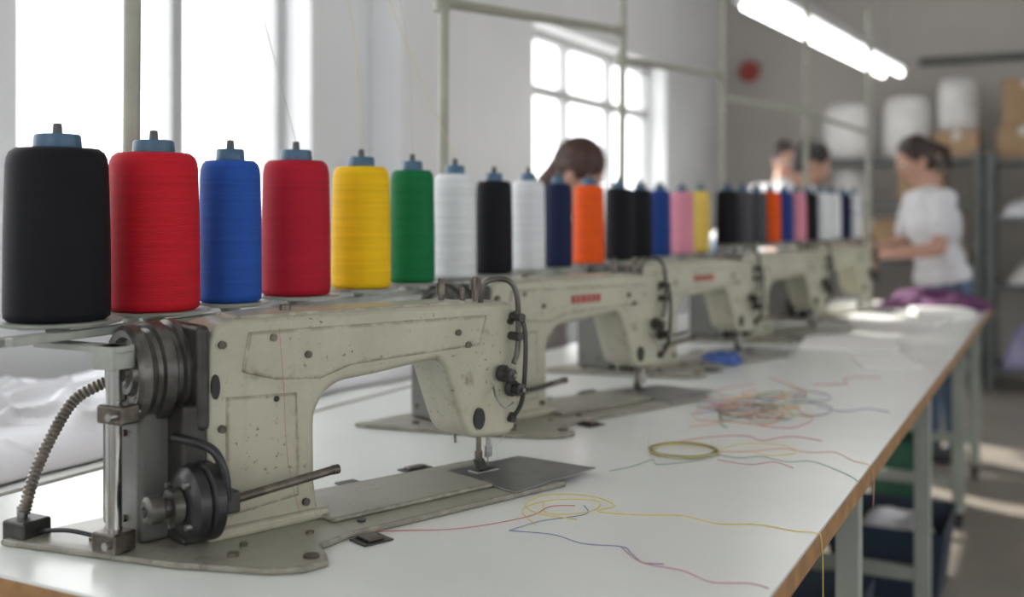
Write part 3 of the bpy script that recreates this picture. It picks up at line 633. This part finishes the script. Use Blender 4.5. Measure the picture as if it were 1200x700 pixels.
def remeshed(name, bm, voxel, smooth_it, mats, classify, parent):
    bmesh.ops.recalc_face_normals(bm, faces=bm.faces[:])
    me = bpy.data.meshes.new("tmp"); bm.to_mesh(me); bm.free()
    ob = bpy.data.objects.new("tmp", me); COL.objects.link(ob)
    r = ob.modifiers.new("r", 'REMESH'); r.mode = 'VOXEL'; r.voxel_size = voxel
    s = ob.modifiers.new("s", 'SMOOTH'); s.factor = .5; s.iterations = smooth_it
    bpy.context.view_layer.update()
    dg = bpy.context.evaluated_depsgraph_get()
    me2 = bpy.data.meshes.new_from_object(ob.evaluated_get(dg)); me2.name = name
    bpy.data.objects.remove(ob); bpy.data.meshes.remove(me)
    me2.materials.clear()
    for m_ in mats: me2.materials.append(m_)
    for p in me2.polygons:
        p.use_smooth = True
        p.material_index = classify(p.center) if classify else 0
    o = bpy.data.objects.new(name, me2); link(o, parent); return o
def hand(parent, wrist, direc, palm_n, side, curl=.5):
    w = Vector(wrist); d = Vector(direc).normalized(); n_ = Vector(palm_n); n_ = (n_ - d * n_.dot(d)).normalized(); s = d.cross(n_) * side
    bm = bmesh.new()
    rot = Matrix((s, d, n_)).transposed()
    add_ell(bm, w + d * .05, (.040, .052, .015), rot)
    add_cap(bm, w - d * .02, w + d * .03, .024, .022)
    for off, ln in ((.030, .068), (.010, .078), (-.010, .072), (-.029, .056)):
        a = w + d * .088 + s * off; dr = d
        for j, (fr, rr) in enumerate(((.42, .0088), (.33, .008), (.25, .0072))):
            ang = curl * (j + .6) * .7
            dr = (d * math.cos(ang) + n_ * math.sin(ang)).normalized()
            b = a + dr * ln * fr; add_cap(bm, a, b, rr, rr * .92, 10); a = b
    a = w + d * .03 + s * .028; dirs = [(s * .75 + d * .65 + n_ * .2), (s * .35 + d * .85 + n_ * .4), (d * .9 + n_ * .5)]
    for dv, ln, rr in zip(dirs, (.038, .032, .026), (.012, .0098, .0085)):
        b = a + dv.normalized() * ln; add_cap(bm, a, b, rr, rr * .9, 10); a = b
    remeshed("hand", bm, .0035, 2, [M['skin']], None, parent)
def head(parent, c, rot, hairmat, style):
    c = Vector(c); R4 = Matrix.Translation(c) @ rot.to_4x4()
    bm = bmesh.new()
    add_ell(bm, (0, 0, .012), (.072, .090, .100)); add_ell(bm, (0, .022, -.055), (.054, .064, .058)); add_ell(bm, (0, .055, -.088), (.022, .022, .018))
    add_cap(bm, (0, .086, .008), (0, .104, -.026), .007, .011, 10); add_ell(bm, (.011, .094, -.03), (.008, .009, .007)); add_ell(bm, (-.011, .094, -.03), (.008, .009, .007))
    add_ell(bm, (0, .068, .034), (.05, .018, .012))
    for s in (-1, 1):
        add_ell(bm, (s * .074, -.008, -.012), (.010, .018, .030)); add_ell(bm, (s * .040, .062, -.03), (.020, .018, .018))
    add_cap(bm, (0, -.02, -.05), (0, -.035, -.15), .05, .052)
    bmesh.ops.transform(bm, matrix=R4, verts=bm.verts[:])
    remeshed("head", bm, .006, 2, [M['skin']], None, parent)
    bm = bmesh.new()
    for s in (-1, 1): add_ell(bm, (s * .030, .079, .010), (.014, .010, .009))
    bmesh.ops.transform(bm, matrix=R4, verts=bm.verts[:]); from_bm("eyes", bm, M['eye'], parent, smooth=True, angle=180)
    bm = bmesh.new()
    for s in (-1, 1):
        add_ell(bm, (s * .030, .0875, .010), (.006, .003, .006))
        add_cap(bm, (s * .016, .087, .030), (s * .044, .076, .030), .003, .002, 8)
    bmesh.ops.transform(bm, matrix=R4, verts=bm.verts[:]); from_bm("irises_and_brows", bm, M['iris'], parent, smooth=True, angle=180)
    bm = bmesh.new(); add_ell(bm, (0, .083, -.055), (.023, .010, .005)); add_ell(bm, (0, .082, -.064), (.019, .010, .006))
    bmesh.ops.transform(bm, matrix=R4, verts=bm.verts[:]); from_bm("lips", bm, M['lip'], parent, smooth=True, angle=180)
    bm = bmesh.new(); add_ell(bm, (0, -.020, .032), (.083, .098, .102), n=28); add_ell(bm, (0, -.05, -.02), (.074, .062, .075))
    if style == 'bun': add_ell(bm, (0, -.125, -.01), (.042, .04, .042)); add_ell(bm, (0, -.10, -.01), (.04, .04, .04))
    if style == 'pony':
        add_ell(bm, (0, -.11, .035), (.036, .038, .034)); add_cap(bm, (0, -.125, .03), (0, -.175, -.02), .028, .030); add_cap(bm, (0, -.175, -.02), (0, -.165, -.11), .030, .012)
    if style == 'long': add_ell(bm, (0, -.055, -.09), (.088, .06, .12)); add_ell(bm, (0, -.02, .04), (.090, .100, .100))
    bmesh.ops.transform(bm, matrix=R4, verts=bm.verts[:])
    remeshed("hair", bm, .007, 2, [hairmat], None, parent)
def person(name, loc, facing, lean, hipz, J, shirt, hairmat, style, head_pitch=.3, pants='jeans', long_sleeve=False, build=1.0, scale=1.0, seated=False):
    e = empty(name, loc, math.radians(facing - 90)); e.scale = (scale,) * 3
    hip = Vector((0, 0, hipz)); up = Vector((0, math.sin(lean), math.cos(lean))); fw = Vector((0, math.cos(lean), -math.sin(lean)))
    rot = Matrix((Vector((1, 0, 0)), fw, up)).transposed()
    waist = hip + up * .14; chest = hip + up * .34; shc = hip + up * .47; neck = hip + up * .56
    b = build
    segs = []; bm = bmesh.new()
    add_ell(bm, hip, (.165 * b, .12 * b, .12 if not seated else .10), rot); segs.append((hip - up * .05, hip - up * .02, .16, .16, 1))
    add_ell(bm, hip + up * .06, (.162 * b, .128 * b, .10), rot); segs.append((hip + up * .05, hip + up * .1, .15, .15, 0))
    add_ell(bm, waist, (.140 * b, .112 * b, .13), rot); add_ell(bm, chest, (.162 * b, .12 * b, .17), rot); segs.append((waist, chest, .14, .16, 0))
    add_ell(bm, chest + fw * .045 + up * .0, (.13 * b, .09, .09), rot)
    sh = [shc + Vector((s * .165 * b, 0, 0)) for s in (-1, 1)]
    add_cap(bm, sh[0], sh[1], .056, .056); segs.append((sh[0], sh[1], .058, .058, 0))
    add_cap(bm, shc, neck, .075, .05); segs.append((shc, shc + up * .03, .07, .06, 0)); segs.append((shc + up * .09, neck + up * .05, .05, .05, 2))
    hd = neck + up * .10 + Vector((0, .03, 0)) + Vector((0, .0, .02))
    add_cap(bm, neck - up * .04, hd - Vector((0, 0, .05)), .05, .048)
    for i, s in enumerate((-1, 1)):
        el = Vector(J['elbow'][i]); wr = Vector(J['wrist'][i])
        mid = sh[i].lerp(el, .62)
        add_cap(bm, sh[i], mid, .058, .056); segs.append((sh[i], mid, .058, .056, 0))
        k = 0 if long_sleeve else 2
        add_cap(bm, mid, el, .043, .038); segs.append((mid + (el - mid) * .15, el, .043, .038, k))
        m2 = el.lerp(wr, .35)
        add_cap(bm, el, m2, .038, .039); add_cap(bm, m2, wr, .039, .024); segs.append((el, wr, .036, .026, k))
        hj = hip + Vector((s * .088, 0, -.04)); kn = Vector(J['knee'][i]); an = Vector(J['ankle'][i])
        add_cap(bm, hj, kn, .092 * b, .060); add_cap(bm, kn, kn.lerp(an, .35), .060, .060); add_cap(bm, kn.lerp(an, .35), an, .060, .045)
        segs.append((hj, kn, .09, .06, 1)); segs.append((kn, an, .06, .045, 1))
        az = an.z - .085
        add_ell(bm, (an.x, an.y + .07, az + .042), (.042, .125, .040)); add_ell(bm, (an.x, an.y - .01, az + .05), (.038, .05, .048)); segs.append(((an.x, an.y - .03, az + .03), (an.x, an.y + .16, az + .03), .045, .04, 3))
    SG = [(Vector(a), Vector(b_), r0, r1, m_) for a, b_, r0, r1, m_ in segs]
    def classify(p):
        best = 1e9; bi = 0
        for a, b_, r0, r1, m_ in SG:
            ab = b_ - a; t = max(0, min(1, (p - a).dot(ab) / max(ab.length_squared, 1e-9)))
            dd = (p - (a + ab * t)).length - (r0 + (r1 - r0) * t)
            if dd < best: best = dd; bi = m_
        return bi
    remeshed("body", bm, .012, 3, [shirt, M[pants], M['skin'], M['shoe']], classify, e)
    hp = lean * .6 + head_pitch
    hrot = Matrix.Rotation(-hp, 3, 'X')
    head(e, hd + Vector((0, .015, .0)), hrot, hairmat, style)
    for i, s in enumerate((-1, 1)):
        el = Vector(J['elbow'][i]); wr = Vector(J['wrist'][i]); d = (wr - el).normalized()
        hand(e, wr, d, Vector((-s * .6, 0, -.8)), 1 if s < 0 else -1, .7)
    return e
std_legs = dict(knee=[(-.10, .02, .47), (.10, .03, .47)], ankle=[(-.11, -.01, .085), (.12, .01, .085)])
person("woman_in_white_tshirt", (-.525, 5.73, 0), 212, .18, .90,
       dict(elbow=[(-.22, .14, 1.11), (.22, .14, 1.11)], wrist=[(-.12, .38, 1.08), (.10, .38, 1.10)], **std_legs), M['shirt'], M['hair'], 'pony', .30, scale=.95, build=1.1)
person("worker_bending", (-1.72, 5.98, 0), 22, .72, .95,
       dict(elbow=[(-.21, .50, 1.08), (.21, .50, 1.06)], wrist=[(-.14, .70, .98), (.13, .70, .98)], **std_legs), M['shirt'], M['hairblack'], 'short', .0, scale=1.03, build=1.08)
person("worker_standing", (-1.60, 6.87, 0), 300, .05, .97,
       dict(elbow=[(-.23, .02, 1.17), (.23, .02, 1.17)], wrist=[(-.16, .22, 1.08), (.16, .22, 1.08)], **std_legs), M['shirt'], M['hair'], 'short', .3, scale=.95)
SX, SY = -1.745, 3.53
person("seated_seamstress", (SX, SY, 0), 12, .20, .70,
       dict(elbow=[(-.22, .18, .92), (.22, .18, .92)], wrist=[(-.13, .38, .87), (.13, .38, .87)], knee=[(-.13, .38, .62), (.13, .38, .62)], ankle=[(-.12, .28, .235), (.12, .28, .235)]),
       M['shirt2'], M['hairred'], 'long', .5, seated=True)
stl = empty("work_stool", (SX, SY, 0))
lathe("seat", [(.56, 0), (.56, .15), (.57, .165), (.595, .165), (.605, .15), (.605, 0)], (0, 0, 0), M['black'], stl)
cyls("column", [((0, 0, .08), (0, 0, .56), .022)] + [((0, 0, .08), (.22 * math.cos(a), .22 * math.sin(a), .03), .014) for a in (0, 1.257, 2.513, 3.77, 5.027)], M['steel'], stl)
tube("foot_ring", [(.24 * math.cos(a * .524), .24 * math.sin(a * .524), .14) for a in range(12)], .009, M['steel'], stl, closed=True)

# ------------------------------------------------------------------ light
w = bpy.data.worlds.new("world"); scene.world = w; w.use_nodes = True
nt = w.node_tree; bg = nt.nodes["Background"]
bg.inputs["Color"].default_value = (0.985, 0.99, 1.0, 1); bg.inputs["Strength"].default_value = 3.3
sl = bpy.data.lights.new("sun_beam", 'SPOT'); sl.energy = 17000; sl.color = (1.0, .95, .87); sl.spot_size = math.radians(24); sl.spot_blend = .1; sl.shadow_soft_size = .15
so = bpy.data.objects.new("sun_beam", sl); so.location = (-9.0, 10.0, 6.0); COL.objects.link(so)
so.rotation_euler = (Vector((-2.6, 6.4, 1.7)) - so.location).to_track_quat('-Z', 'Y').to_euler()

# ------------------------------------------------------------------ camera
cam = bpy.data.cameras.new("camera"); co_ = bpy.data.objects.new("camera", cam); COL.objects.link(co_)
co_.location = (0, 0, 1.227); co_.rotation_euler = (math.radians(90), 0, math.radians(27.3))
cam.sensor_width = 36; cam.lens = 37.5; cam.shift_y = -100 / 1200; cam.clip_start = .02
cam.dof.use_dof = True; cam.dof.focus_distance = 1.5; cam.dof.aperture_fstop = 2.0
scene.camera = co_
scene.view_settings.view_transform = 'Standard'
scene.view_settings.look = 'None'
